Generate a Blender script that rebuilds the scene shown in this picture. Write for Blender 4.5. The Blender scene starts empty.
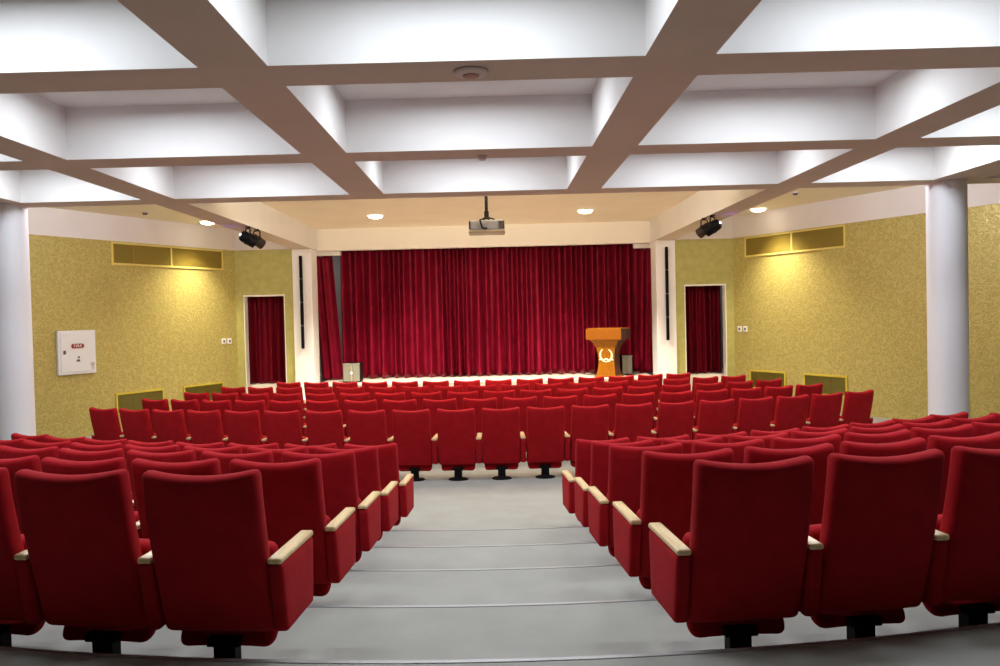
import bpy, bmesh, math, random
from mathutils import Vector, Matrix
random.seed(7)
R_ = math.radians
PI = math.pi
col = bpy.context.scene.collection
S = bpy.context.scene

# ------------------------------------------------------------------ materials
def mat(name, color, rough=.6, metal=0, spec=.5, sheen=0, sheen_tint=None, emit=None, strength=0):
    m = bpy.data.materials.new(name); m.use_nodes = True
    b = m.node_tree.nodes['Principled BSDF']
    b.inputs['Base Color'].default_value = (*color, 1)
    b.inputs['Roughness'].default_value = rough
    b.inputs['Metallic'].default_value = metal
    b.inputs['Specular IOR Level'].default_value = spec
    if sheen:
        b.inputs['Sheen Weight'].default_value = sheen
        b.inputs['Sheen Roughness'].default_value = .45
        b.inputs['Sheen Tint'].default_value = (*(sheen_tint or (1, 1, 1)), 1)
    if emit:
        b.inputs['Emission Color'].default_value = (*emit, 1)
        b.inputs['Emission Strength'].default_value = strength
    return m

def nodes(m):
    nt = m.node_tree
    return nt, nt.nodes['Principled BSDF'], (lambda t: nt.nodes.new(t)), (lambda a, b: nt.links.new(a, b))

def vary(m, c1, c2, scale, detail=3, bump=0, bump_scale=None, stretch=None, coords='Object'):
    """mottle a colour between c1 and c2 with noise, and a fine bump"""
    nt, b, N, L = nodes(m)
    tc = N('ShaderNodeTexCoord'); out = tc.outputs[coords]
    if stretch:
        mp = N('ShaderNodeMapping'); mp.inputs['Scale'].default_value = stretch
        L(out, mp.inputs['Vector']); out = mp.outputs['Vector']
    n = N('ShaderNodeTexNoise'); n.inputs['Scale'].default_value = scale; n.inputs['Detail'].default_value = detail
    L(out, n.inputs['Vector'])
    r = N('ShaderNodeValToRGB'); r.color_ramp.elements[0].position = .35; r.color_ramp.elements[1].position = .65
    r.color_ramp.elements[0].color = (*c1, 1); r.color_ramp.elements[1].color = (*c2, 1)
    L(n.outputs['Fac'], r.inputs['Fac']); L(r.outputs['Color'], b.inputs['Base Color'])
    if bump:
        n2 = N('ShaderNodeTexNoise'); n2.inputs['Scale'].default_value = bump_scale or scale * 6; n2.inputs['Detail'].default_value = 2
        L(out, n2.inputs['Vector'])
        bp = N('ShaderNodeBump'); bp.inputs['Strength'].default_value = bump; bp.inputs['Distance'].default_value = .004
        L(n2.outputs['Fac'], bp.inputs['Height']); L(bp.outputs['Normal'], b.inputs['Normal'])
    return m

M = {}
M['plaster'] = vary(mat('white_plaster', (.74, .74, .76), .75, spec=.2), (.745, .73, .72), (.78, .765, .75), 1.5)
M['soffit'] = vary(mat('soffit_shade_beige', (.6, .5, .42), .75, spec=.2), (.58, .49, .41), (.62, .52, .44), 1.5)  # brown bounce-light tone of the beam undersides put into the colour
M['column'] = mat('column_paint', (.78, .78, .82), .5, spec=.3)
M['cream'] = mat('cream_paint', (.86, .84, .80), .6, spec=.3)
M['pillar_white'] = mat('pillar_white', (.86, .85, .86), .55, spec=.3)
M['warm_lit_ceiling'] = vary(mat('ceiling_warm_tint', (.8, .71, .54), .75, spec=.2), (.83, .755, .58), (.87, .79, .62), 1.2)  # warm light on the front ceiling tinted into its colour
M['carpet'] = vary(mat('grey_carpet', (.3, .3, .29), .92, spec=.15), (.31, .305, .275), (.345, .34, .31), 2.5, 8, .5, 220)
M['nosing'] = mat('nosing_metal', (.42, .42, .42), .5, .6)
M['fabric'] = vary(mat('red_fabric', (.4, .01, .02), .85, spec=.12, sheen=.06, sheen_tint=(1, .25, .25)), (.30, .005, .0095), (.36, .007, .0125), 9, 4, .35, 260)
M['wood_cap'] = vary(mat('beech', (.6, .42, .22), .35, spec=.5), (.60, .42, .20), (.76, .57, .31), 6, 4, stretch=(6, 1, 6))
M['black'] = mat('black_steel', (.005, .005, .005), .55, spec=.1)
M['black_plastic'] = mat('black_plastic', (.004, .004, .005), .55, spec=.06)
M['brown_plastic'] = mat('dark_bronze_paint', (.025, .015, .011), .5, spec=.2)
M['velvet'] = vary(mat('curtain_velvet', (.2, .004, .014), .42, spec=.35), (.145, .003, .015), (.19, .005, .021), 4, 3)
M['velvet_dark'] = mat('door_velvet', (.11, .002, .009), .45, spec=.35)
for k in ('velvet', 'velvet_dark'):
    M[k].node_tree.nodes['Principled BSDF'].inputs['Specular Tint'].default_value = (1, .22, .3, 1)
M['stage_wood'] = mat('stage_floor_pale', (.8, .74, .66), .4)
M['stage_white'] = mat('stage_front_white', (.85, .82, .76), .5)
M['grey_wall'] = mat('backstage_grey', (.45, .45, .46), .8)
M['dark_wall'] = mat('dark_rear_wall', (.06, .05, .05), .8)
M['gold_frame'] = mat('gold_frame', (.66, .54, .06), .38, .35)
M['gold_frame_pale'] = mat('pale_gold_frame', (.78, .66, .2), .4, .2)
M['louver'] = mat('olive_gold_louver', (.44, .33, .06), .45, .2)
M['louver_olive'] = mat('dark_olive_louver', (.2, .165, .022), .5, .2)
M['vent_dark'] = mat('vent_inside', (.2, .15, .03), .8)
M['white_enamel'] = mat('white_enamel', (.82, .85, .9), .35)
M['sign_red'] = mat('sign_red', (.25, .012, .03), .4)
M['sign_white'] = mat('sign_white', (.9, .86, .86), .5)
M['chrome'] = mat('dull_chrome', (.5, .5, .5), .3, .9)
M['dark_grey'] = mat('dark_grey', (.08, .07, .07), .5)
M['grille'] = vary(mat('grey_green_grille', (.2, .2, .16), .6, spec=.4), (.17, .175, .14), (.24, .235, .19), 60, 2)
M['brass'] = mat('pale_brass', (.8, .68, .4), .3, .6)
M['orange_wood'] = vary(mat('lectern_wood', (.6, .2, .02), .5, spec=.15), (.215, .072, .001), (.275, .10, .002), 5, 5, stretch=(5, 5, .7))
M['dark_wood'] = vary(mat('dark_brown_wood', (.06, .018, .006), .45, spec=.3), (.05, .014, .005), (.075, .022, .008), 6, 4, stretch=(5, 5, .7))
M['orange_edge'] = mat('lectern_edge', (.19, .06, .0035), .5, spec=.15)
M['emblem'] = mat('cream_emblem', (.9, .78, .5), .45)
M['projector_grey'] = vary(mat('projector_grey', (.38, .4, .46), .4), (.5, .54, .64), (.66, .7, .8), 9)
M['projector_white'] = mat('projector_cream', (.7, .65, .45), .4)
M['lamp_glass'] = mat('lamp_glass', (.9, .88, .8), .3, emit=(1, .86, .62), strength=9)
M['disc_white'] = mat('detector_white', (.62, .55, .52), .5)
M['led_white'] = mat('led_white', (.9, .9, .95), .3, emit=(.9, .92, 1), strength=3)
M['led_violet'] = mat('led_violet', (.3, .1, .8), .3, emit=(.32, .12, 1), strength=6)
M['lens'] = mat('lens_glass', (.05, .05, .07), .08)

def wallpaper():
    m = mat('gold_damask', (.4, .32, .08), .42, .25, .5)
    nt, b, N, L = nodes(m)
    tc = N('ShaderNodeTexCoord')
    w = N('ShaderNodeTexNoise'); w.inputs['Scale'].default_value = 7.0; w.inputs['Detail'].default_value = 2
    L(tc.outputs['Object'], w.inputs['Vector'])
    mx = N('ShaderNodeMix'); mx.data_type = 'RGBA'; mx.blend_type = 'LINEAR_LIGHT'; mx.inputs[0].default_value = .10
    L(tc.outputs['Object'], mx.inputs[6]); L(w.outputs['Color'], mx.inputs[7])
    v = N('ShaderNodeTexVoronoi'); v.feature = 'SMOOTH_F1'; v.inputs['Scale'].default_value = 15.0; v.inputs['Smoothness'].default_value = .35
    L(mx.outputs[2], v.inputs['Vector'])
    ma = N('ShaderNodeMath'); ma.operation = 'SINE'
    mm = N('ShaderNodeMath'); mm.operation = 'MULTIPLY'; mm.inputs[1].default_value = 11
    L(v.outputs['Distance'], mm.inputs[0]); L(mm.outputs[0], ma.inputs[0])
    r = N('ShaderNodeValToRGB')
    e = r.color_ramp.elements
    e[0].position = .0; e[0].color = (.44, .375, .115, 1)
    e[1].position = 1.0; e[1].color = (.56, .485, .175, 1)
    mr = N('ShaderNodeMapRange'); mr.inputs['From Min'].default_value = -1; mr.inputs['From Max'].default_value = 1
    L(ma.outputs[0], mr.inputs['Value'])
    L(mr.outputs[0], r.inputs['Fac']); L(r.outputs['Color'], b.inputs['Base Color'])
    r2 = N('ShaderNodeMapRange'); r2.inputs['To Min'].default_value = .5; r2.inputs['To Max'].default_value = .28
    L(mr.outputs[0], r2.inputs['Value']); L(r2.outputs[0], b.inputs['Roughness'])
    bp = N('ShaderNodeBump'); bp.inputs['Strength'].default_value = .28; bp.inputs['Distance'].default_value = .01
    L(mr.outputs[0], bp.inputs['Height']); L(bp.outputs['Normal'], b.inputs['Normal'])
    return m
M['wallpaper'] = wallpaper()
M['gold_plain'] = vary(mat('plain_gold_wall', (.42, .36, .12), .6, .1, .4), (.385, .36, .11), (.45, .42, .145), 7, 5, .2, 90)

# ------------------------------------------------------------------ mesh helpers
def link(o, parent=None):
    col.objects.link(o)
    if parent: o.parent = parent
    return o

def obj(name, bm, m, parent=None, smooth=False, loc=None):
    bmesh.ops.recalc_face_normals(bm, faces=bm.faces)
    me = bpy.data.meshes.new(name); bm.to_mesh(me); bm.free()
    for mm in (m if isinstance(m, (list, tuple)) else [m]): me.materials.append(mm)
    if smooth:
        me.polygons.foreach_set('use_smooth', [True] * len(me.polygons))
    o = bpy.data.objects.new(name, me)
    if loc: o.location = loc
    return link(o, parent)

def sharp(o, ang=35):
    """smooth shading that keeps edges sharper than ang"""
    me = o.data
    me.polygons.foreach_set('use_smooth', [True] * len(me.polygons))
    me.set_sharp_from_angle(angle=R_(ang))
    return o

def tag(o, label, cat, group=None):
    o['label'] = label; o['category'] = cat
    if group: o['group'] = group
    return o

def struct(o):
    o['kind'] = 'structure'; return o

def empty(name, loc=(0, 0, 0), rz=0):
    o = bpy.data.objects.new(name, None); o.empty_display_size = .2
    o.location = loc; o.rotation_euler = (0, 0, rz)
    return link(o)

def box(bm, x0, x1, y0, y1, z0, z1, mtx=None):
    vs = [Vector((x, y, z)) for z in (z0, z1) for (x, y) in ((x0, y0), (x1, y0), (x1, y1), (x0, y1))]
    if mtx: vs = [mtx @ v for v in vs]
    v = [bm.verts.new(p) for p in vs]
    for f in ((0, 3, 2, 1), (4, 5, 6, 7), (0, 1, 5, 4), (1, 2, 6, 5), (2, 3, 7, 6), (3, 0, 4, 7)):
        bm.faces.new([v[i] for i in f])
    return v

def bevelled_box(x0, x1, y0, y1, z0, z1, w=.01, seg=2, mtx=None):
    bm = bmesh.new(); box(bm, x0, x1, y0, y1, z0, z1, mtx)
    bmesh.ops.bevel(bm, geom=list(bm.edges), offset=w, segments=seg, affect='EDGES', profile=.5)
    return bm

def rbox(bm, hx, hy, hz, r, c=(0, 0, 0), n=(4, 2, 6), s=3, fn=None):
    """cushion: a box with truly round edges, then bent by fn"""
    def axis(h, k, r):
        r = min(r, h * .999)
        a = [-h + r * (1 - math.cos(i / s * PI / 2)) for i in range(s + 1)]
        b = [-h + r + (2 * h - 2 * r) * i / k for i in range(1, k)]
        return a + b + [-q for q in reversed(a)]
    A = [axis(h, k, r) for h, k in zip((hx, hy, hz), n)]
    H = (hx, hy, hz); cache = {}
    def vert(p):
        key = tuple(round(q, 5) for q in p)
        if key not in cache:
            inner = Vector([max(-(h - min(r, h)), min(h - min(r, h), q)) for q, h in zip(p, H)])
            d = Vector(p) - inner
            q = inner + d.normalized() * r if d.length > 1e-7 else Vector(p)
            q = q + Vector(c)
            if fn: q = fn(q)
            cache[key] = bm.verts.new(q)
        return cache[key]
    for ax in range(3):
        u, w = (ax + 1) % 3, (ax + 2) % 3
        for sgn in (-1, 1):
            for i in range(len(A[u]) - 1):
                for j in range(len(A[w]) - 1):
                    q = []
                    for (a, b) in ((i, j), (i + 1, j), (i + 1, j + 1), (i, j + 1)):
                        p = [0, 0, 0]; p[ax] = sgn * H[ax]; p[u] = A[u][a]; p[w] = A[w][b]
                        q.append(vert(p))
                    q2 = []
                    for t in q:
                        if t not in q2: q2.append(t)
                    if len(q2) >= 3:
                        try: bm.faces.new(q2)
                        except ValueError: pass
    return bm

def cyl(bm, c, r, z0, z1, n=32, r2=None, mtx=None):
    r2 = r if r2 is None else r2
    P = []
    for (rr, z) in ((r, z0), (r2, z1)):
        P.append([Vector((c[0] + rr * math.cos(2 * PI * k / n), c[1] + rr * math.sin(2 * PI * k / n), z)) for k in range(n)])
    if mtx: P = [[mtx @ v for v in ring] for ring in P]
    a = [bm.verts.new(v) for v in P[0]]; b = [bm.verts.new(v) for v in P[1]]
    for k in range(n): bm.faces.new([a[k], a[(k + 1) % n], b[(k + 1) % n], b[k]])
    bm.faces.new(a[::-1]); bm.faces.new(b)

def lathe(bm, prof, n=24, mtx=None):
    """prof: (radius, z) list revolved about z"""
    rings = []
    for (r, z) in prof:
        ring = []
        for k in range(n):
            v = Vector((r * math.cos(2 * PI * k / n), r * math.sin(2 * PI * k / n), z))
            ring.append(bm.verts.new(mtx @ v if mtx else v))
        rings.append(ring)
    for a, b in zip(rings, rings[1:]):
        for k in range(n): bm.faces.new([a[k], a[(k + 1) % n], b[(k + 1) % n], b[k]])
    bm.faces.new(rings[0][::-1]); bm.faces.new(rings[-1])

def tube(bm, path, r, n=8, flat=None):
    """tube along points; r may be a list; flat=(axis vector, factor) squashes it"""
    path = [Vector(p) for p in path]; rings = []
    for i, p in enumerate(path):
        t = (path[min(i + 1, len(path) - 1)] - path[max(i - 1, 0)]).normalized()
        ref = Vector((0, 1, 0)) if abs(t.y) < .9 else Vector((1, 0, 0))
        a = t.cross(ref).normalized(); b = t.cross(a).normalized()
        rr = r[i] if isinstance(r, (list, tuple)) else r
        fy = flat or 1
        rings.append([bm.verts.new(p + a * rr * math.cos(2 * PI * k / n) + b * rr * fy * math.sin(2 * PI * k / n)) for k in range(n)])
    for a, b in zip(rings, rings[1:]):
        for k in range(n): bm.faces.new([a[k], a[(k + 1) % n], b[(k + 1) % n], b[k]])
    bm.faces.new(rings[0][::-1]); bm.faces.new(rings[-1])

def prism(bm, poly, z0, z1):
    a = [bm.verts.new((x, y, z0)) for x, y in poly]; b = [bm.verts.new((x, y, z1)) for x, y in poly]
    n = len(poly)
    for k in range(n): bm.faces.new([a[k], a[(k + 1) % n], b[(k + 1) % n], b[k]])
    bm.faces.new(a[::-1]); bm.faces.new(b)

# ------------------------------------------------------------------ measures of the hall
ZB, ZC = 3.72, 4.21            # underside of the beams, ceiling between them
YF = 17.98                     # front wall plane
ZS = .695                      # stage floor
XW = 5.55                      # corner of front wall and fan walls
AN = R_(27)                    # the side walls open like a fan
YW = 10.0                      # where the fan ends and the walls run straight back
XO = XW + (YF - YW) * math.tan(AN)
YR = -2.6                      # rear wall

# ------------------------------------------------------------------ floor and tiers
EX, ER = .09, 10.0
def edge(y0, x, off=0.0):
    d = abs(x - EX); r = ER - off
    if d <= 6.0: return y0 + r - math.sqrt(r * r - d * d)
    s6 = r - math.sqrt(r * r - 36); sl = 6 / math.sqrt(r * r - 36)
    return y0 + s6 + sl * (d - 6)
EDG = [(3.37, .70), (4.40, .56), (5.47, .42), (6.51, .28), (7.53, .14)]
bm = bmesh.new(); box(bm, -XO - .1, XO + .1, YR - .1, 21.6, -.2, 0)
struct(obj('floor', bm, M['carpet']))
XS = [-9.3 + 18.6 * i / 124 for i in range(125)]
prev = None
for k, (y0, z) in enumerate(EDG):
    bm = bmesh.new()
    fr = [(x, edge(y0, x)) for x in XS]
    bk = [(x, edge(prev, x)) for x in XS] if prev else [(x, YR) for x in XS]
    n = len(XS)
    V = [[bm.verts.new((x, y, zz)) for x, y in pts] for pts in (bk, fr) for zz in (0, z)]
    b0, b1, f0, f1 = V
    for i in range(n - 1):
        bm.faces.new([b1[i], b1[i + 1], f1[i + 1], f1[i]])
        bm.faces.new([f0[i], f1[i], f1[i + 1], f0[i + 1]])
        bm.faces.new([b0[i], b0[i + 1], b1[i + 1], b1[i]])
        bm.faces.new([b0[i], f0[i], f0[i + 1], b0[i + 1]])
    for i in (0, n - 1): bm.faces.new([b0[i], b1[i], f1[i], f0[i]])
    struct(obj('floor', bm, M['carpet']))
    bm = bmesh.new()                                   # slim metal nosing let into the step edge
    X2 = [x for x in XS if abs(x) < 6.6]
    pts = [(x, edge(y0, x)) for x in X2]
    prof = ((.0, -.020), (.006, -.020), (.006, .004), (-.022, .004), (-.022, .0), (0, 0))
    rows = [[bm.verts.new((x, y + a, z + c)) for a, c in prof] for x, y in pts]
    for a, b in zip(rows, rows[1:]):
        for i in range(6): bm.faces.new([a[i], a[(i + 1) % 6], b[(i + 1) % 6], b[i]])
    bm.faces.new(rows[0]); bm.faces.new(rows[-1][::-1])
    struct(obj('trim_%d' % (k + 1), bm, M['nosing']))
    prev = y0

# ------------------------------------------------------------------ ceiling, beams
bm = bmesh.new(); box(bm, -XO - .1, XO + .1, YR - .1, 10.45, ZC, ZC + .15)
struct(obj('ceiling', bm, M['plaster']))
bm = bmesh.new(); box(bm, -XO - .1, XO + .1, 10.45, 18.9, ZC, ZC + .15)
struct(obj('ceiling', bm, M['warm_lit_ceiling']))
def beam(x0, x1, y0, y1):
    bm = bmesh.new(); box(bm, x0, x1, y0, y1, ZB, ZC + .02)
    bm.faces.ensure_lookup_table(); bm.faces[0].material_index = 1          # the underside carries its dim brown shade as colour
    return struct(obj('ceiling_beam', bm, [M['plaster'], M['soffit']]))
YB = [(-.35, .09), (2.30, 2.74), (4.978, 5.419), (7.64, 8.084), (10.227, 10.66)]
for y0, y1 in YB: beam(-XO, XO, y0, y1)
for s in (-1, 1):
    for (a, b, ye) in ((1.16, 1.59, 10.227), (3.815, 4.235, YF), (5.77, 6.4, 10.227)):
        ys = [YR] + [q for p in YB for q in p]
        spans = [(YR, -.35)] + [(YB[i][1], YB[i + 1][0]) for i in range(4)]
        if ye > 11: spans.append((10.66, 18.45))
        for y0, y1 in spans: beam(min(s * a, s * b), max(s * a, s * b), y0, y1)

# ------------------------------------------------------------------ walls
def wall(name, p0, p1, z0, z1, m, th=.2, side=1):
    d = Vector((p1[0] - p0[0], p1[1] - p0[1], 0)); n = Vector((-d.y, d.x, 0)).normalized() * th * side
    bm = bmesh.new()
    prism(bm, [p0, p1, (p1[0] + n.x, p1[1] + n.y), (p0[0] + n.x, p0[1] + n.y)], z0, z1)
    return struct(obj(name, bm, m))
for s, nm in ((-1, 'left'), (1, 'right')):
    c0, c1, c2 = (s * XW, YF), (s * XO, YW), (s * XO, YR)
    sd = 1 if s > 0 else -1
    c1b = (s * (XO + .02), YW - .04)
    wall('wall_' + nm, c0, c1, 0, ZB, M['wallpaper'], side=sd)
    wall('wall_' + nm, c1, c2, 0, ZB, M['wallpaper'], side=sd)
    wall('wall_' + nm, c0, c1, ZB, ZC, M['plaster'], side=sd)
    wall('wall_' + nm, c1, c2, ZB, ZC, M['plaster'], side=sd)
    d = Vector((c1[0] - c0[0], c1[1] - c0[1])).normalized(); inn = Vector((-s * math.cos(AN), -math.sin(AN)))
    q0 = Vector(c0) + d * .02; q1 = Vector(c1)
    wall('baseboard_' + nm, q0 + inn * .018, q1 + inn * .018, 0, .11, M['grey_wall'], th=.016, side=sd)
wall('wall_back', (-XO, YR), (XO, YR), 0, ZC, M['dark_wall'], side=-1)

# front walls with the two door openings (the openings go down to the hall floor)
DX0, DX1, DZ = 4.46, 5.37, 2.70
for s, nm in ((-1, 'left'), (1, 'right')):
    bm = bmesh.new()
    for (a, b, z0, z1) in ((4.20, DX0, 0, ZB), (DX1, XW + .12, 0, ZB), (DX0, DX1, DZ, ZB)):
        box(bm, min(s * a, s * b), max(s * a, s * b), YF, YF + .16, z0, z1)
    struct(obj('wall_front_' + nm, bm, M['gold_plain']))
    bm = bmesh.new(); box(bm, min(s * 4.20, s * 5.7), max(s * 4.20, s * 5.7), YF, YF + .16, ZB, ZC)
    struct(obj('wall_front_' + nm, bm, M['plaster']))
    bm = bmesh.new()                                   # white door lining
    t = .013
    for (a, b, z0, z1) in ((DX0 - t * .4, DX0 + t, 0, DZ + .02), (DX1 - t, DX1 + t * .4, 0, DZ + .02), (DX0 + t, DX1 - t, DZ - t, DZ + .02)):
        box(bm, min(s * a, s * b), max(s * a, s * b), YF - .012, YF + .22, z0, z1)
    struct(obj('door_%d' % (1 if s < 0 else 2), bm, M['cream']))
    bm = bmesh.new(); box(bm, min(s * 4.3, s * 5.8), max(s * 4.3, s * 5.8), YF + .23, 21.4, 0.001, ZS)
    struct(obj('floor', bm, M['stage_wood']))

# stage
bm = bmesh.new()
box(bm, -3.75, 3.75, YF + .05, 21.4, .001, ZS - .05)
struct(obj('wall_stage_front', bm, M['stage_white']))
bm = bevelled_box(-3.765, 3.765, YF - .02, 21.4, ZS - .05, ZS, .012, 2)
struct(obj('floor', bm, M['stage_wood']))
bm = bmesh.new(); box(bm, -3.83, 3.83, 18.52, 18.76, ZB, ZC + .1)
struct(obj('trim_11', bm, M['cream']))                 # header over the stage opening
for s in (-1, 1):
    bm = bmesh.new(); a, b = (3.34, 4.1) if s < 0 else (3.50, 4.2)
    box(bm, min(s * a, s * b), max(s * a, s * b), 18.80, 18.93, 3.625, ZC)
    struct(obj('trim_%d' % (12 if s < 0 else 13), bm, M['cream']))
# backstage shell
for p0, p1, sd in (((-6.3, 21.4), (6.3, 21.4), 1), ((-6.3, 18.2), (-6.3, 21.4), 1), ((6.3, 18.2), (6.3, 21.4), -1)):
    wall('wall_back', p0, p1, 0, 4.8, M['grey_wall'], side=sd)
bm = bmesh.new(); box(bm, -6.5, 6.5, 18.78, 21.6, 4.8, 4.95)
struct(obj('ceiling', bm, M['grey_wall']))
bm = bmesh.new(); box(bm, -6.5, 6.5, 18.76, 18.79, 4.2, 4.95)
struct(obj('wall_back', bm, M['grey_wall']))

# ------------------------------------------------------------------ square pillars and round columns
for s in (-1, 1):
    bm = bevelled_box(min(s * 3.825, s * 4.255), max(s * 3.825, s * 4.255), YF - .06, YF + .52, 0, ZB - .001, .012, 2)
    o = obj('square_pillar', bm, M['pillar_white'])
    tag(o, 'cream square pillar at the %s end of the stage opening, %s' % (('left', 'nearer the fire cabinet') if s < 0 else ('right', 'nearer the wooden lectern')), 'pillar')
    # slim column loudspeaker: four black segments on a rail
    sx = s * 4.045
    r = empty('column_speaker', (sx, YF - .06, 1.50))
    tag(r, 'tall slim black column loudspeaker on the %s pillar of the stage' % ('left' if s < 0 else 'right'), 'speaker')
    bm = bmesh.new(); box(bm, -.018, .018, -.03, 0, .02, 2.04)
    obj('wall_rail', bm, M['black'], r)
    for k in range(4):
        z0 = .0 + k * .52
        obj('speaker_segment', bevelled_box(-.03, .03, -.11, -.03, z0, z0 + .50, .012, 2), M['black_plastic'], r)
    for k in range(3):
        bm = bmesh.new(); box(bm, -.02, .02, -.1, -.03, .50 + k * .52, .52 + k * .52)
        obj('joining_bracket', bm, M['dark_grey'], r)
for (cx, cy, rad, nm) in ((6.05, 10.45, .235, 'right'), (-6.09, 10.45, .235, 'left')):
    bm = bmesh.new(); cyl(bm, (cx, cy), rad, 0, ZB - .001, 64)
    o = sharp(obj('round_column', bm, M['column']))
    tag(o, 'thick round pale grey column standing before the %s gold wall' % nm, 'column')

# ------------------------------------------------------------------ theatre seats
def back_fn(q, hx=.255):
    z = q.z; t = max(0, min(1, (z - .205) / .765)); u = q.x / hx
    y = q.y + .195 * (1 - t) ** 1.35 - .22
    y += .016 * (u * u) * (.3 + .7 * t)
    zz = z - .030 * (1 - u * u) * t ** 3 + .0
    if t > .8: zz -= .10 * max(0, -(q.y - .045)) * (t - .8) * 5      # top slopes down to the rear
    x = q.x * (1 + .008 * (1 - t))
    return Vector((x, y, zz))
def cush_fn(q):
    t = (q.z - .115) / .46
    y = q.y + .085 - .02 * t - .085 * max(0, 1 - t / .3) ** 1.2
    y += .02 * (1 - (q.x / .225) ** 2)
    return Vector((q.x, y, q.z))

def seat_meshes():
    d = {}
    bm = bmesh.new(); rbox(bm, .245, .046, .3825, .032, (0, .046, .5875), (8, 2, 10), 3, lambda q: back_fn(q, .245))
    d['backrest'] = (bm, M['fabric'])
    bm = bmesh.new(); rbox(bm, .256, .046, .3825, .032, (0, .046, .5875), (8, 2, 10), 3, lambda q: back_fn(q, .256))
    d['wide_backrest'] = (bm, M['fabric'])
    bm = bmesh.new(); rbox(bm, .225, .052, .23, .045, (0, .055, .345), (6, 2, 10), 3, cush_fn)
    d['seat_cushion'] = (bm, M['fabric'])
    bm = bmesh.new()
    def arm_fn(q):
        t = (q.z - .24) / .30
        y = q.y + .055
        if q.y < 0: y += .055 * (1 - t)                     # rear edge leans like the backrest
        else: y -= .02 * (1 - t)
        return Vector((q.x, y, q.z))
    rbox(bm, .034, .232, .16, .02, (0, .062, .384), (2, 6, 4), 3, arm_fn)
    d['armrest'] = (bm, M['fabric'])
    bm = bmesh.new(); rbox(bm, .033, .235, .014, .012, (0, .117, .556), (2, 6, 2), 3)
    d['armrest_cap'] = (bm, M['wood_cap'])
    bm = bmesh.new()
    prof = [(.125, 0), (.125, .012), (.10, .022), (.05, .03), (.045, .04)]
    lathe(bm, prof, 20, Matrix.Translation((0, .05, 0)) @ Matrix.Diagonal((1.05, .8, 1, 1)))
    box(bm, -.05, .05, .02, .09, .03, .15)
    box(bm, -.075, .075, .005, .10, .13, .165)
    box(bm, -.05, .05, .125, .16, .13, .36); box(bm, -.05, .05, .09, .16, .10, .14)
    d['pedestal'] = (bm, M['black'])
    out = {}
    for k, (bm, m) in d.items():
        bmesh.ops.recalc_face_normals(bm, faces=bm.faces)
        me = bpy.data.meshes.new(k); bm.to_mesh(me); bm.free(); me.materials.append(m)
        me.polygons.foreach_set('use_smooth', [True] * len(me.polygons))
        me.set_sharp_from_angle(angle=R_(50))
        out[k] = me
    return out
SM = seat_meshes()

def part(name, parent, loc=(0, 0, 0), mesh=None):
    o = bpy.data.objects.new(name, SM[mesh or name]); o.location = loc
    col.objects.link(o); o.parent = parent
    return o
def build_seat(sides, pitch, wide):
    """one tip-up seat; sides: which side panels it carries (-1 left, 1 right)"""
    r = empty('theatre_seat')
    part('backrest', r, mesh='wide_backrest' if wide else None); part('seat_cushion', r); part('pedestal', r)
    for s in sides:
        a = part('armrest', r, (s * pitch / 2 * (.96 if wide else .972), 0, 0))
        c = part('armrest_cap', a); c['label'] = 'pale varnished wooden top of the armrest'
    return r
def place(proto, loc, rz, label, group):
    r = proto.copy(); col.objects.link(r)
    r.location = loc; r.rotation_euler = (0, 0, rz)
    tag(r, label, 'seat', group)
    for ch in proto.children:
        c = ch.copy(); col.objects.link(c); c.parent = r
        for g in ch.children:
            e = g.copy(); col.objects.link(e); e.parent = c
    return r
ORD = ['', 'first', 'second', 'third', 'fourth', 'fifth', 'sixth', 'seventh', 'eighth', 'ninth', 'tenth', 'eleventh', 'twelfth', 'thirteenth',
       'fourteenth', 'fifteenth', 'sixteenth', 'seventeenth', 'eighteenth', 'nineteenth', 'twentieth']
protos = {}
def proto(sides, pitch, wide=False):
    k = (sides, pitch, wide)
    if k not in protos: protos[k] = build_seat(sides, pitch, wide)
    return protos[k]
BACK = .22
def spot_on(xc, y0, R, s):
    th = s / R
    return (xc + R * math.sin(th) - math.sin(th) * BACK, y0 + R - R * math.cos(th) + math.cos(th) * BACK), th
# block by the stage: five straight-through rows
FR = [(14.80, 14, .583), (13.74, 17, .58), (12.65, 18, .584), (11.56, 19, .587), (10.28, 20, .584)]
for i, (y0, n, P) in enumerate(FR):
    for k in range(n):
        sides = (-1, 1) if k == 0 else (1,)
        (x, y), th = spot_on(-.03, y0, 13.9, (k - (n - 1) / 2) * P)
        rown = ['first row, closest to the stage', 'second row from the stage', 'third row from the stage', 'fourth row from the stage', 'fifth row from the stage'][i]
        where = 'at the left end of' if k == 0 else ('at the right end of' if k == n - 1 else '%s from left in' % ORD[k + 1])
        place(proto(sides, P), (x, y, 0), th, 'red theatre seat %s the %s' % (where, rown), 'seats in the %s row from the stage' % ORD[i + 1])
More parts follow.
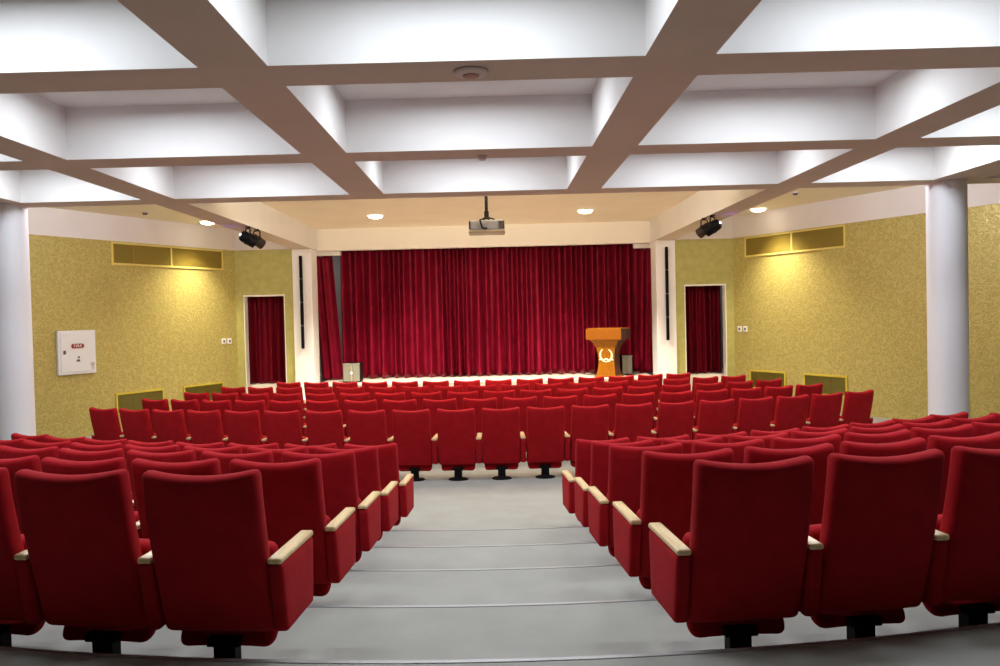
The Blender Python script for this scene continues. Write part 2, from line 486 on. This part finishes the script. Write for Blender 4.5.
# raked block on either side of the aisle, row 1 nearest the viewer
BR = [(3.30, .70 - .14, .612, 4, -.82, 1.03), (4.35, .42, .60, 5, -.79, 1.0), (5.44, .28, .60, 7, -.79, .97), (6.48, .14, .60, 8, -.785, .97), (7.51, 0, .598, 8, -.75, .945)]
for i, (y0, z, P, n, xl, xr) in enumerate(BR):
    for s in (-1, 1):
        x0 = (xr if s > 0 else xl) - EX
        for k in range(n):
            if k == 0: sides = (-1, 1)
            else: sides = (s,)
            (x, y), th = spot_on(EX, y0, 10.6, x0 + s * (.262 + k * P))
            x += math.sin(th) * BACK * .32
            rown = ['nearest row', 'second nearest row', 'third nearest row', 'fourth nearest row', 'fifth nearest row'][i]
            sd = 'left' if s < 0 else 'right'
            if k == 0: lab = 'red theatre seat with aisle-side armrest, %s of the aisle in the %s' % (sd, rown)
            else: lab = 'red theatre seat, %s from the aisle, %s block, %s' % (ORD[k + 1], sd, rown)
            place(proto(sides, P, True), (x, y, z), th * .68, lab, 'seats in the %s' % rown)
for p in protos.values():                                # the patterns themselves are not part of the hall
    for c in list(p.children_recursive) + [p]: bpy.data.objects.remove(c)

# ------------------------------------------------------------------ curtains
def drape(name, x0, x1, y, z0, z1, m, period=.17, amp=.05, seed=1, gather=0.0, nx=None, nz=26, flare=.25, skew=0):
    """hanging cloth with irregular folds; flare widens the folds to the hem; gather pulls the hem sideways"""
    rnd = random.Random(seed)
    w = x1 - x0; nx = nx or int(w / .0105)
    ph = [0.0]; step = w / nx
    per = period
    freq = []
    cur = per
    for i in range(nx):
        if rnd.random() < .05: cur = per * rnd.uniform(.75, 1.4)
        freq.append(2 * PI / cur)
        ph.append(ph[-1] + step * freq[-1])
    am = [rnd.uniform(.55, 1.25) for _ in range(int(ph[-1] / PI) + 3)]
    wob = [rnd.uniform(-1, 1) for _ in range(int(ph[-1] / PI) + 3)]
    bm = bmesh.new(); grid = []
    for j in range(nz + 1):
        t = j / nz                      # 0 top, 1 hem
        z = z1 + (z0 - z1) * t
        row = []
        for i in range(nx + 1):
            k = ph[i] / PI; a = am[int(k)] * (1 - k % 1) + am[int(k) + 1] * (k % 1)
            wv = wob[int(k)] * (1 - k % 1) + wob[int(k) + 1] * (k % 1)
            f = math.sin(ph[i] + wv * 1.1 * t)
            f = 2 * (.5 + .5 * f) ** 1.5 - 1                       # broad valleys, narrow ridges
            x = x0 + i * step + wv * .04 * t + gather * t * t * (1 - (i / nx)) + skew * t
            yy = y - f * amp * a * (.65 + flare * 1.6 * t) - .03 * t * abs(wv)
            row.append(bm.verts.new((x, yy, z)))
        grid.append(row)
    back = [[bm.verts.new(v.co + Vector((0, .006, 0))) for v in (grid[j][0], grid[j][-1])] for j in (0, nz)]
    for v in [q for r in back for q in r]: bm.verts.remove(v)
    for a, b in zip(grid, grid[1:]):
        for i in range(nx): bm.faces.new([a[i], a[i + 1], b[i + 1], b[i]])
    o = obj(name, bm, m, smooth=True)
    md = o.modifiers.new('cloth thickness', 'SOLIDIFY'); md.thickness = .006; md.offset = 1
    return o
YC = 19.2
o = drape('stage_curtain', -3.43, .03, YC, ZS + .012, 4.55, M['velvet'], seed=3, amp=.17, period=.25)
tag(o, 'dark red velvet stage curtain, wide half behind the grey box speaker', 'curtain', 'main stage curtains')
o = drape('stage_curtain', -.02, 3.86, YC + .035, ZS + .012, 4.55, M['velvet'], seed=11, amp=.17, period=.251)
tag(o, 'dark red velvet stage curtain, wide half behind the wooden lectern', 'curtain', 'main stage curtains')
o = drape('side_curtain', -4.05, -3.56, 18.99, ZS + .012, 3.64, M['velvet'], seed=5, period=.2, amp=.06, skew=.20)
tag(o, 'narrow red side curtain hanging beside the left stage pillar', 'curtain')
o = drape('side_curtain', 3.69, 4.3, 18.99, ZS + .012, 3.64, M['velvet'], seed=8, period=.2, amp=.06, skew=-.08)
tag(o, 'narrow red side curtain hanging beside the right stage pillar', 'curtain')
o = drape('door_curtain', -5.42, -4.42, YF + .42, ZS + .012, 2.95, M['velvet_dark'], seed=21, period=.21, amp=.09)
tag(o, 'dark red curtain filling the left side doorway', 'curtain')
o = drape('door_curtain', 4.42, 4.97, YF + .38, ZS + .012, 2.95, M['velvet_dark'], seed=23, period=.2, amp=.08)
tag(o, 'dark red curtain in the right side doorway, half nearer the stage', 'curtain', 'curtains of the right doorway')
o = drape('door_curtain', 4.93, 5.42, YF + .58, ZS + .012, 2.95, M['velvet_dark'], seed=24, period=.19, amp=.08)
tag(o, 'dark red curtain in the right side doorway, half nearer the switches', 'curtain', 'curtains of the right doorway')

# ------------------------------------------------------------------ lectern with wreath emblem
LX, LY = 2.785, 18.22
t = empty('lectern', (LX, LY, ZS), R_(-29))
def dark_sides(o):                                        # dark veneer on the two side faces
    for f in o.data.polygons:
        if abs(f.normal.x) > .72: f.material_index = 1; tag(t, 'orange wooden lectern with flared body and cream wreath emblem on stage', 'lectern')
def half_w(z):      # waisted outline of the front board
    pts = [(0, .215), (.06, .2), (.2, .178), (.35, .166), (.5, .172), (.65, .2), (.76, .245), (.84, .295)]
    for (a, wa), (b, wb) in zip(pts, pts[1:]):
        if a <= z <= b:
            k = (z - a) / (b - a); k = k * k * (3 - 2 * k) * .4 + k * .6
            return wa + (wb - wa) * k
    return pts[-1][1]
bm = bmesh.new(); rows = []
for i in range(29):
    z = .03 + (.84 - .03) * i / 28; w = half_w(z); d = w * 1.0
    row = []
    for (sx, sy) in ((-1, -1), (1, -1), (1, 1), (-1, 1)):
        for (fx, fy) in (((1, .93), (.95, 1)) if sx * sy > 0 else ((.95, 1), (1, .93))):
            row.append(bm.verts.new((sx * w * 1.16 * fx, sy * d * fy * (1 if sy < 0 else .9), z)))
    rows.append(row)
for a, b in zip(rows, rows[1:]):
    for k in range(8): bm.faces.new([a[k], a[(k + 1) % 8], b[(k + 1) % 8], b[k]])
bm.faces.new(rows[0][::-1]); bm.faces.new(rows[-1])
lb = sharp(obj('body', bm, [M['orange_wood'], M['dark_wood']], t), 30)
dark_sides(lb)
bm = bevelled_box(-.27, .27, -.235, .22, 0, .035, .01)
obj('base', bm, M['orange_wood'], t)
bm = bevelled_box(-.42, .42, -.33, .29, .84, 1.085, .012, 2)
dark_sides(obj('top_panel', bm, [M['orange_edge'], M['dark_wood']], t))
bm = bevelled_box(-.395, .395, -.29, .25, 1.0855, 1.10, .005)
obj('reading_board', bm, M['orange_wood'], t)
# emblem: two branches curving up, tied with a ribbon
yf = lambda z: -half_w(z) * 1.0 - .008
bm = bmesh.new()
for s in (-1, 1):
    path, rad = [], []
    for i in range(17):
        a = -PI / 2 + s * (R_(20) + R_(128) * i / 16)
        x = .138 * math.cos(a); z = .49 + .15 * math.sin(a)
        path.append((x, yf(z), z)); rad.append(.010 + .013 * math.sin(PI * (i + 2.5) / 19))
    tube(bm, path, rad, 8, .4)
obj('wreath_emblem', bm, M['emblem'], t, smooth=True)
bm = bmesh.new()
path = [(-.17 + .34 * k / 16, yf(.40) - .004, .395 + .014 * math.cos(3 * PI * (k / 8 - 1))) for k in range(17)]
tube(bm, path, [.009 + .010 * math.sin(PI * (k + 1) / 18) for k in range(17)], 8, .4)
path = [(-.085 + .17 * k / 12, yf(.37) - .004, .38 - .035 * math.sin(PI * k / 12)) for k in range(13)]
tube(bm, path, [.007 + .008 * math.sin(PI * k / 12) for k in range(13)], 8, .4)
obj('emblem_ribbon', bm, M['emblem'], t, smooth=True)

# ------------------------------------------------------------------ box speakers on the stage
def box_speaker(x, y, w, h, d, label, latch):
    t = empty('box_speaker', (x, y, ZS)); tag(t, label, 'speaker')
    obj('cabinet', bevelled_box(-w / 2, w / 2, -d / 2, d / 2, .012, h, .012, 2), M['black_plastic'], t)
    for s in (-1, 1):
        a, b = (.012, w / 2 - .014)
        bm = bevelled_box(min(s * a, s * b), max(s * a, s * b), -d / 2 - .016, -d / 2 - .001, .03, h - .045, .006, 2)
        obj('grille', bm, M['grille'], t)
    bm = bevelled_box(-w / 2 + .005, w / 2 - .005, -d / 2 - .018, -d / 2 - .001, h - .042, h - .004, .005)
    obj('top_rail', bm, M['grille'], t)
    bm = bevelled_box(-.010, .010, -d / 2 - .02, -d / 2 - .001, .03, h - .045, .003)
    obj('centre_strip', bm, M['brass'] if latch else M['grille'], t)
    if latch:
        bm = bmesh.new(); rbox(bm, .014, .008, .022, .006, (0, -d / 2 - .026, h * .5))
        obj('badge', bm, M['led_white'], t)
    bm = bmesh.new()
    for sx in (-1, 1):
        for sy in (-1, 1): cyl(bm, (sx * (w / 2 - .05), sy * (d / 2 - .05)), .018, 0, .014, 12)
    obj('rubber_feet', bm, M['black'], t)
box_speaker(-3.035, 18.32, .40, .44, .36, 'grey-green box speaker with bright centre strip at left end of stage', True)
box_speaker(3.235, 18.62, .25, .46, .3, 'small grey-green box speaker half hidden behind the lectern', False)

# ------------------------------------------------------------------ things on the fan walls: s metres from the front corner
def on_wall(side, s, z, out=0.0):
    d = Vector((side * math.sin(AN), -math.cos(AN), 0)); inn = Vector((-side * math.cos(AN), -math.sin(AN), 0))
    p = Vector((side * XW, YF, z)) + d * s + inn * out
    # local x runs along the wall to the viewer's right, local -y looks into the room
    ang = math.atan2(d.y, d.x) if side > 0 else math.atan2(-d.y, -d.x)
    return p, ang
def vent(side, s0, s1, z0, z1, panels, label, frame, grp, slat='louver'):
    s = (s0 + s1) / 2; w = s1 - s0; h = z1 - z0
    p, a = on_wall(side, s, z0, .001)
    t = empty('air_vent', p, a); tag(t, label, 'vent', grp)
    f = .035
    bm = bmesh.new()
    box(bm, -w / 2, w / 2, -.022, 0, 0, f); box(bm, -w / 2, w / 2, -.022, 0, h - f, h)
    xs = [-w / 2 + i * (w - f) / panels for i in range(panels + 1)]
    for x in xs: box(bm, x, x + f, -.022, 0, f, h - f)
    obj('frame', bm, frame, t)
    bm = bmesh.new(); box(bm, -w / 2 + f, w / 2 - f, -.004, -.001, f, h - f)
    obj('backing', bm, M['vent_dark'], t)
    for i in range(panels):
        x0, x1 = xs[i] + f, xs[i + 1]
        bm = bmesh.new(); n = max(8, int((h - 2 * f) / .018))
        for k in range(n):
            z = f + (k + .5) * (h - 2 * f) / n
            m = Matrix.Translation((0, -.011, z)) @ Matrix.Rotation(R_(38), 4, 'X')
            box(bm, x0, x1, -.009, .009, -.0022, .0022, m)
        for k in (1, 2):
            xm = x0 + (x1 - x0) * k / 3
            box(bm, xm - .004, xm + .004, -.0215, -.019, f, h - f)
        obj('louver_panel', bm, M[slat], t)
for side, sd in ((-1, 'left'), (1, 'right')):
    vent(side, .37, 2.96 if side > 0 else 3.16, 3.27, 3.705, 2, 'long gold double air vent high on the %s wall' % sd, M['gold_frame_pale'], None)
    vent(side, .46, 1.46 if side > 0 else 1.56, .42, .83, 1, 'low gold air vent on the %s wall, the one nearer the doorway' % sd, M['gold_frame'], 'low wall vents', 'louver_olive')
    vent(side, 1.92 if side > 0 else 2.06, 2.96 if side > 0 else 3.17, .42, .83, 1, 'low gold air vent on the %s wall, the one further from the doorway' % sd, M['gold_frame'], 'low wall vents', 'louver_olive')
    for k, s in enumerate((.17, .34) if side > 0 else (.235, .405)):
        p, a = on_wall(side, s, 1.71, .001)
        t = empty('wall_switch', p, a)
        tag(t, 'small white square socket by the %s doorway, %s one of the pair' % (sd, ('inner', 'outer')[k]), 'socket', 'sockets beside the doorways')
        obj('plate', bevelled_box(-.062, .062, -.014, 0, -.062, .062, .008, 2), M['white_enamel'], t)
        bm = bmesh.new(); cyl(bm, (0, 0), .026, 0, .006, 20, mtx=Matrix.Translation((0, -.014, 0)) @ Matrix.Rotation(R_(90), 4, 'X'))
        obj('switch_centre', bm, M['dark_grey'], t)

# fire hose cabinet
p, a = on_wall(-1, 3.97, 1.265, .001)
t = empty('fire_cabinet', p, a); tag(t, 'white metal fire hose cabinet with red sign on the left gold wall', 'cabinet')
W2, Hc = .372, .785
obj('case', bevelled_box(-W2, W2, -.06, 0, 0, Hc, .008, 2), M['white_enamel'], t)
door = obj('door', bevelled_box(-W2 + .045, W2 - .045, -.072, -.0605, .045, Hc - .04, .006, 2), M['white_enamel'], t)
bm = bmesh.new(); n = 12; poly = []
for k in range(n + 1): poly.append((.085 + .042 * math.sin(PI * k / n), .042 * math.cos(PI * k / n)))
for k in range(n + 1): poly.append((-.085 - .042 * math.sin(PI * k / n), -.042 * math.cos(PI * k / n)))
va = [bm.verts.new((x, -.0725, .505 + z)) for x, z in poly]; vb = [bm.verts.new((x, -.077, .505 + z)) for x, z in poly]
for k in range(len(poly)): bm.faces.new([va[k], va[(k + 1) % len(poly)], vb[(k + 1) % len(poly)], vb[k]])
bm.faces.new(va); bm.faces.new(vb)
sg = obj('fire_sign', bm, M['sign_red'], t); sg['label'] = 'red rounded sign with white letters'
def lettering(txt, size, loc, m, parent, name='lettering'):
    cu = bpy.data.curves.new(name, 'FONT'); cu.body = txt; cu.size = size; cu.align_x = 'CENTER'; cu.align_y = 'CENTER'
    cu.extrude = .001; cu.offset = .0012; cu.space_character = 1.3
    o = bpy.data.objects.new(name, cu); o.location = loc; o.rotation_euler = (PI / 2, 0, 0); cu.materials.append(m)
    link(o, parent)
    me = bpy.data.meshes.new_from_object(o.evaluated_get(bpy.context.evaluated_depsgraph_get()))
    n = bpy.data.objects.new(name, me); n.location = o.location; n.rotation_euler = o.rotation_euler
    bpy.data.objects.remove(o); bpy.data.curves.remove(cu)
    return link(n, parent)
lettering('FIRE', .07, (0, -.0785, .505), M['sign_white'], sg)
bm = bmesh.new(); rbox(bm, .022, .012, .034, .01, (-.262, -.083, .40)); obj('lock', bm, M['dark_grey'], t, smooth=True)
bm = bmesh.new()
box(bm, -.005, .035, -.074, -.0715, .285, .31); box(bm, .012, .03, -.074, -.0715, .31, .325)
box(bm, -.03, .04, -.074, -.0715, .225, .25); box(bm, -.015, .035, -.074, -.0715, .25, .265)
obj('pictogram', bm, M['dark_grey'], t)
bm = bmesh.new()
for (x0, x1, z0, z1) in ((.25, .33, .175, .19), (.25, .33, .15, .165), (.265, .32, .12, .135), (.265, .32, .1, .11), (.272, .315, .078, .088)):
    box(bm, x0, x1, -.0735, -.0715, z0, z1)
obj('notice_sticker', bm, mat('sticker_ink', (.38, .22, .22), .6), t)

# ------------------------------------------------------------------ ceiling fittings
for (x, y, lb) in ((-5.62, 16.55, 'beside the left wall'), (-2.13, 16.25, 'left of the projector'), (2.09, 16.25, 'right of the projector, above the lectern side'), (5.70, 16.7, 'beside the right wall')):
    t = empty('downlight', (x, y, ZC)); tag(t, 'round glowing recessed downlight in the front ceiling, %s' % lb, 'light', 'front ceiling downlights')
    bm = bmesh.new(); lathe(bm, [(.175, -.001), (.178, -.008), (.168, -.016), (.15, -.012), (.148, -.001)], 40)
    obj('trim_ring', bm, M['white_enamel'], t, smooth=True)
    bm = bmesh.new(); lathe(bm, [(.147, -.002), (.146, -.022), (.125, -.05), (.07, -.066), (.01, -.07)], 32)
    obj('diffuser', bm, M['lamp_glass'], t, smooth=True)
t = empty('ceiling_speaker', (.085, 5.19, ZB)); tag(t, 'round pinkish ceiling speaker under the nearest cross beam', 'ceiling speaker')
bm = bmesh.new(); lathe(bm, [(.11, -.001), (.112, -.012), (.1, -.026), (.07, -.03)], 40); obj('rim', bm, M['disc_white'], t, smooth=True)
bm = bmesh.new(); lathe(bm, [(.055, -.029), (.05, -.04), (.03, -.046), (.006, -.048)], 28); obj('cone_cover', bm, mat('speaker_rose', (.5, .3, .26), .5), t, smooth=True)
def detector(x, y, z, label, s=1.0):
    t = empty('smoke_detector', (x, y, z)); tag(t, label, 'smoke detector')
    bm = bmesh.new(); lathe(bm, [(.055 * s, -.0005), (.056 * s, -.014 * s), (.048 * s, -.02 * s)], 28); obj('mount', bm, M['disc_white'], t, smooth=True)
    bm = bmesh.new(); lathe(bm, [(.042 * s, -.0205 * s), (.042 * s, -.034 * s), (.028 * s, -.05 * s), (.004, -.053 * s)], 28); obj('sensor_head', bm, M['disc_white'] if s < 1 else M['dark_grey'], t, smooth=True)
detector(.12, 7.96, ZB, 'small round detector under the second cross beam, above the aisle', .9)
detector(-6.2, 14.9, ZC, 'small dark detector on the ceiling near the left wall downlight', 1.1)
detector(5.62, 14.45, ZC, 'small dark detector on the ceiling near the right wall downlight', 1.1)
t = empty('ceiling_vent', (2.45, 13.85, ZC)); tag(t, 'small rectangular vent grille in the front ceiling', 'vent')
bm = bmesh.new()
for (a, b, c, d) in ((-.22, .22, -.11, -.09), (-.22, .22, .09, .11), (-.22, -.2, -.09, .09), (.2, .22, -.09, .09)): box(bm, a, b, c, d, -.012, 0)
obj('frame', bm, M['disc_white'], t)
bm = bmesh.new()
for k in range(7): box(bm, -.2, .2, -.084 + k * .0255, -.07 + k * .0255, -.01, -.001)
obj('slats', bm, M['dark_grey'], t)

# projector on its pole
PXx, PY_, PZ = .13, 11.4, 3.285
t = empty('projector', (PXx, PY_, ZC)); tag(t, 'grey ceiling projector hanging on a black pole above the middle rows', 'projector')
z0 = PZ - ZC
bm = bmesh.new(); lathe(bm, [(.07, -.001), (.07, -.02), (.03, -.03), (.03, -.04)], 24); obj('ceiling_plate', bm, M['black'], t, smooth=True)
bm = bmesh.new(); cyl(bm, (0, 0), .023, z0 + .24, -.03, 20); cyl(bm, (0, 0), .034, z0 + .22, z0 + .33, 20)
obj('pole', bm, M['black'], t)
bm = bmesh.new()
tube(bm, [(0.0, -.01, z0 + .25), (-.05, -.05, z0 + .215), (-.085, -.12, z0 + .195)], .016, 8)
tube(bm, [(0.0, -.01, z0 + .25), (.07, -.05, z0 + .22), (.11, -.12, z0 + .2)], .011, 8)
tube(bm, [(0.0, .01, z0 + .25), (-.06, .09, z0 + .2), (-.1, .14, z0 + .19)], .011, 8)
tube(bm, [(0.0, .01, z0 + .25), (.06, .09, z0 + .2), (.1, .14, z0 + .19)], .011, 8)
obj('bracket_arms', bm, M['black'], t)
bm = bmesh.new()
rbox(bm, .245, .19, .072, .03, (0, 0, z0 + .118), (6, 4, 3), 3)
obj('body', bm, M['projector_grey'], t, smooth=True)
bm = bmesh.new()
rbox(bm, .255, .195, .02, .018, (0, 0, z0 + .03), (6, 4, 2), 3)
obj('lower_shell', bm, M['projector_white'], t, smooth=True)
bm = bmesh.new()
for s in (-1, 1): box(bm, s * .236 - .011, s * .236 + .011, -.197, -.187, z0 + .062, z0 + .175)
box(bm, .165, .222, -.195, -.186, z0 + .07, z0 + .17)
obj('side_grille', bm, M['dark_grey'], t)
bm = bmesh.new()
tube(bm, [(-.085, -.12, z0 + .2), (-.09, -.2, z0 + .185), (-.075, -.208, z0 + .13), (-.06, -.205, z0 + .075), (-.02, -.205, z0 + .072), (0, -.19, z0 + .075)], .012, 8)
obj('cable', bm, M['black'], t, smooth=True)
bm = bmesh.new(); lathe(bm, [(.06, 0), (.06, .03), (.05, .045)], 28, Matrix.Translation((.0, .19, z0 + .11)) @ Matrix.Rotation(R_(-90), 4, 'X')); obj('lens', bm, M['lens'], t, smooth=True)

# stage spotlights: a black and a bronze can on each outer beam
def spotlight(x, y, aim, m, rad, ln, label, led):
    t = empty('stage_spotlight', (x, y, ZB)); tag(t, label, 'spotlight', 'stage spotlights under the outer beams')
    hz = -.2
    bm = bmesh.new(); cyl(bm, (0, 0), .04, -.012, -.0005, 20); obj('mount_plate', bm, M['black'], t)
    d = Vector(aim).normalized(); q = d.to_track_quat('Z', 'Y'); mtx = Matrix.Translation((0, 0, hz)) @ q.to_matrix().to_4x4()
    sx = (mtx.to_3x3() @ Vector((1, 0, 0))); side = Vector((sx.x, sx.y, 0)).normalized()
    bm = bmesh.new()
    r2 = rad + .022
    tube(bm, [side * r2 + Vector((0, 0, hz)), side * r2 + Vector((0, 0, -.06)), side * (r2 - .03) + Vector((0, 0, -.03)), -side * (r2 - .03) + Vector((0, 0, -.03)), -side * r2 + Vector((0, 0, -.06)), -side * r2 + Vector((0, 0, hz))], .011, 8)
    obj('yoke', bm, M['black'], t)
    bm = bmesh.new()
    lathe(bm, [(rad * .35, -ln * .5), (rad * .8, -ln * .46), (rad * .95, -ln * .3), (rad * .95, -ln * .06), (rad * 1.05, -ln * .05), (rad * 1.05, ln * .06), (rad, ln * .07), (rad, ln * .5), (rad * .9, ln * .5), (rad * .88, ln * .4), (rad * .02, ln * .38)], 32, mtx)
    sharp(obj('can', bm, m, t), 30)
    bm = bmesh.new(); lathe(bm, [(rad * .86, ln * .385), (rad * .6, ln * .41), (rad * .05, ln * .42)], 28, mtx); obj('lens', bm, M['lens'], t, smooth=True)
    bm = bmesh.new()
    p = mtx @ Vector((0, 0, -ln * .5)); cyl(bm, (0, 0), .02, -.016, 0, 14, mtx=mtx @ Matrix.Translation((0, 0, -ln * .5)))
    obj('rear_knob', bm, M['led_white'] if led else M['black'], t)
for s in (-1, 1):
    sd = 'left' if s < 0 else 'right'
    spotlight(s * 3.87, 13.45, (-s * .8, .55, -.5), M['black_plastic'], .1, .27, 'black stage spotlight under the %s outer beam, nearer the wall' % sd, True)
    spotlight(s * 3.835, 13.84, (-s * .6, .6, -.5), M['brown_plastic'], .088, .25, 'dark bronze stage spotlight under the %s outer beam, nearer the stage centre' % sd, False)

# ------------------------------------------------------------------ lights
def area(name, loc, direction, sx, sy, power, color=(1, 1, 1), spread=180):
    l = bpy.data.lights.new(name, 'AREA'); l.shape = 'RECTANGLE'; l.size = sx; l.size_y = sy; l.energy = power; l.color = color; l.spread = R_(spread)
    o = bpy.data.objects.new(name, l); o.location = loc
    o.rotation_euler = Vector(direction).to_track_quat('-Z', 'Z').to_euler(); return link(o)
def spot(name, loc, target, power, angle, blend=.5, color=(1, 1, 1), rad=.1):
    l = bpy.data.lights.new(name, 'SPOT'); l.energy = power; l.spot_size = R_(angle); l.spot_blend = blend; l.color = color; l.shadow_soft_size = rad
    o = bpy.data.objects.new(name, l); o.location = loc
    o.rotation_euler = (Vector(target) - Vector(loc)).to_track_quat('-Z', 'Y').to_euler(); return link(o)
COOL = (.86, .93, 1.0); WARM = (1, .83, .55)
# flush lamps in the top of every coffer, shining straight down
BAYS = [(-5.7, -4.3), (-3.75, -1.65), (-1.1, 1.1), (1.65, 3.75), (4.3, 5.7)]
for i, yc in enumerate((4.2, 6.75, 9.35)):
    for (x0, x1) in BAYS:
        area('coffer_lamp', ((x0 + x1) / 2, yc, ZC - .012), (0, 0, -1), (x1 - x0) * .6, .26, (40 if abs(x0 + x1) < 8 else 56) * (x1 - x0) / 2.1, COOL, 174)
# unseen lamps added beyond the last cross beam to brighten the front
for x in (-2.0, 2.0):
    spot('front_fill', (x, 12.5, ZC - .02), (x, 13.3, 0), 320, 165, .5, (1, .9, .74), .2)
for x in (-5.3, 5.3):
    l = bpy.data.lights.new('side_fill', 'POINT'); l.energy = 140; l.color = (1, .93, .98); l.shadow_soft_size = .12  # unseen fill added to lift the side walls and their white band
    o = bpy.data.objects.new('side_fill', l); o.location = (x, 12.2, ZC - .14); link(o)
for x in (-1.5, 1.5):
    area('ceiling_fill', (x, 10.72, ZB + .1), (0, 1, 1.25), 1.6, .07, 170, (1, .86, .62), 150)  # added uplight, out of view, to brighten front ceiling and header
for x in (-5.62, 5.70):
    spot('downlight_beam', (x, 16.6, ZC - .1), (x * .95, 16.0, 0), 700, 112, 1.0, (1, .88, .62), .14)
for x in (-2.13, 2.09):
    spot('downlight_beam', (x, 16.25, ZC - .1), (x * .8, 17.0, 0), 1900, 104, .8, (1, .88, .68), .14)
spot('projector_beam', (.13, 11.64, 3.38), (.1, 18.0, 1.0), 700, 48, .5, (1, .86, .68), .05)
for s in (-1, 1):
    l = bpy.data.lights.new('violet_led', 'POINT'); l.energy = .5; l.color = (.35, .15, 1); l.shadow_soft_size = .02
    o = bpy.data.objects.new('violet_led', l); o.location = (s * 4.16, 13.35, ZB - .12); link(o)
# unseen fill added in the wings to light the grey backstage wall
area('wing_fill', (-5.2, 20.4, 4.4), (.3, -.2, -1), .6, .6, 14, (1, .93, .85))
area('wing_fill', (5.2, 20.4, 4.4), (-.3, -.2, -1), .6, .6, 14, (1, .93, .85))

w = bpy.data.worlds.new('World'); S.world = w; w.use_nodes = True
w.node_tree.nodes['Background'].inputs[0].default_value = (.9, .93, 1, 1)
w.node_tree.nodes['Background'].inputs[1].default_value = .0

# ------------------------------------------------------------------ camera
cam = bpy.data.cameras.new('camera'); co = bpy.data.objects.new('camera', cam); link(co)
p, r, y = R_(-1.308), R_(1.3616), R_(.5469)
Ry = Matrix(((math.cos(y), -math.sin(y), 0), (math.sin(y), math.cos(y), 0), (0, 0, 1)))
Rx = Matrix(((1, 0, 0), (0, math.cos(p), -math.sin(p)), (0, math.sin(p), math.cos(p))))
RR = Ry @ Rx; c, s = math.cos(r), math.sin(r)
right = RR @ Vector((c, 0, -s)); up = RR @ Vector((s, 0, c)); fwd = RR @ Vector((0, 1, 0))
mw = Matrix.Identity(4)
for i in range(3): mw[i][0], mw[i][1], mw[i][2] = right[i], up[i], -fwd[i]
mw.translation = Vector((.19, 0, 2.16))
co.matrix_world = mw
cam.sensor_width = 36; cam.lens = 36 * .806; cam.shift_x = .0142; cam.clip_start = .05; cam.clip_end = 100
S.camera = co

vs = S.view_settings
S.display_settings.display_device = 'sRGB'
vs.view_transform = 'Standard'; vs.look = 'None'; vs.exposure = 0; vs.gamma = 1; vs.use_curve_mapping = False
S.cycles.use_denoising = True
S.cycles.max_bounces = 8; S.cycles.diffuse_bounces = 5
S.cycles.sample_clamp_indirect = 4
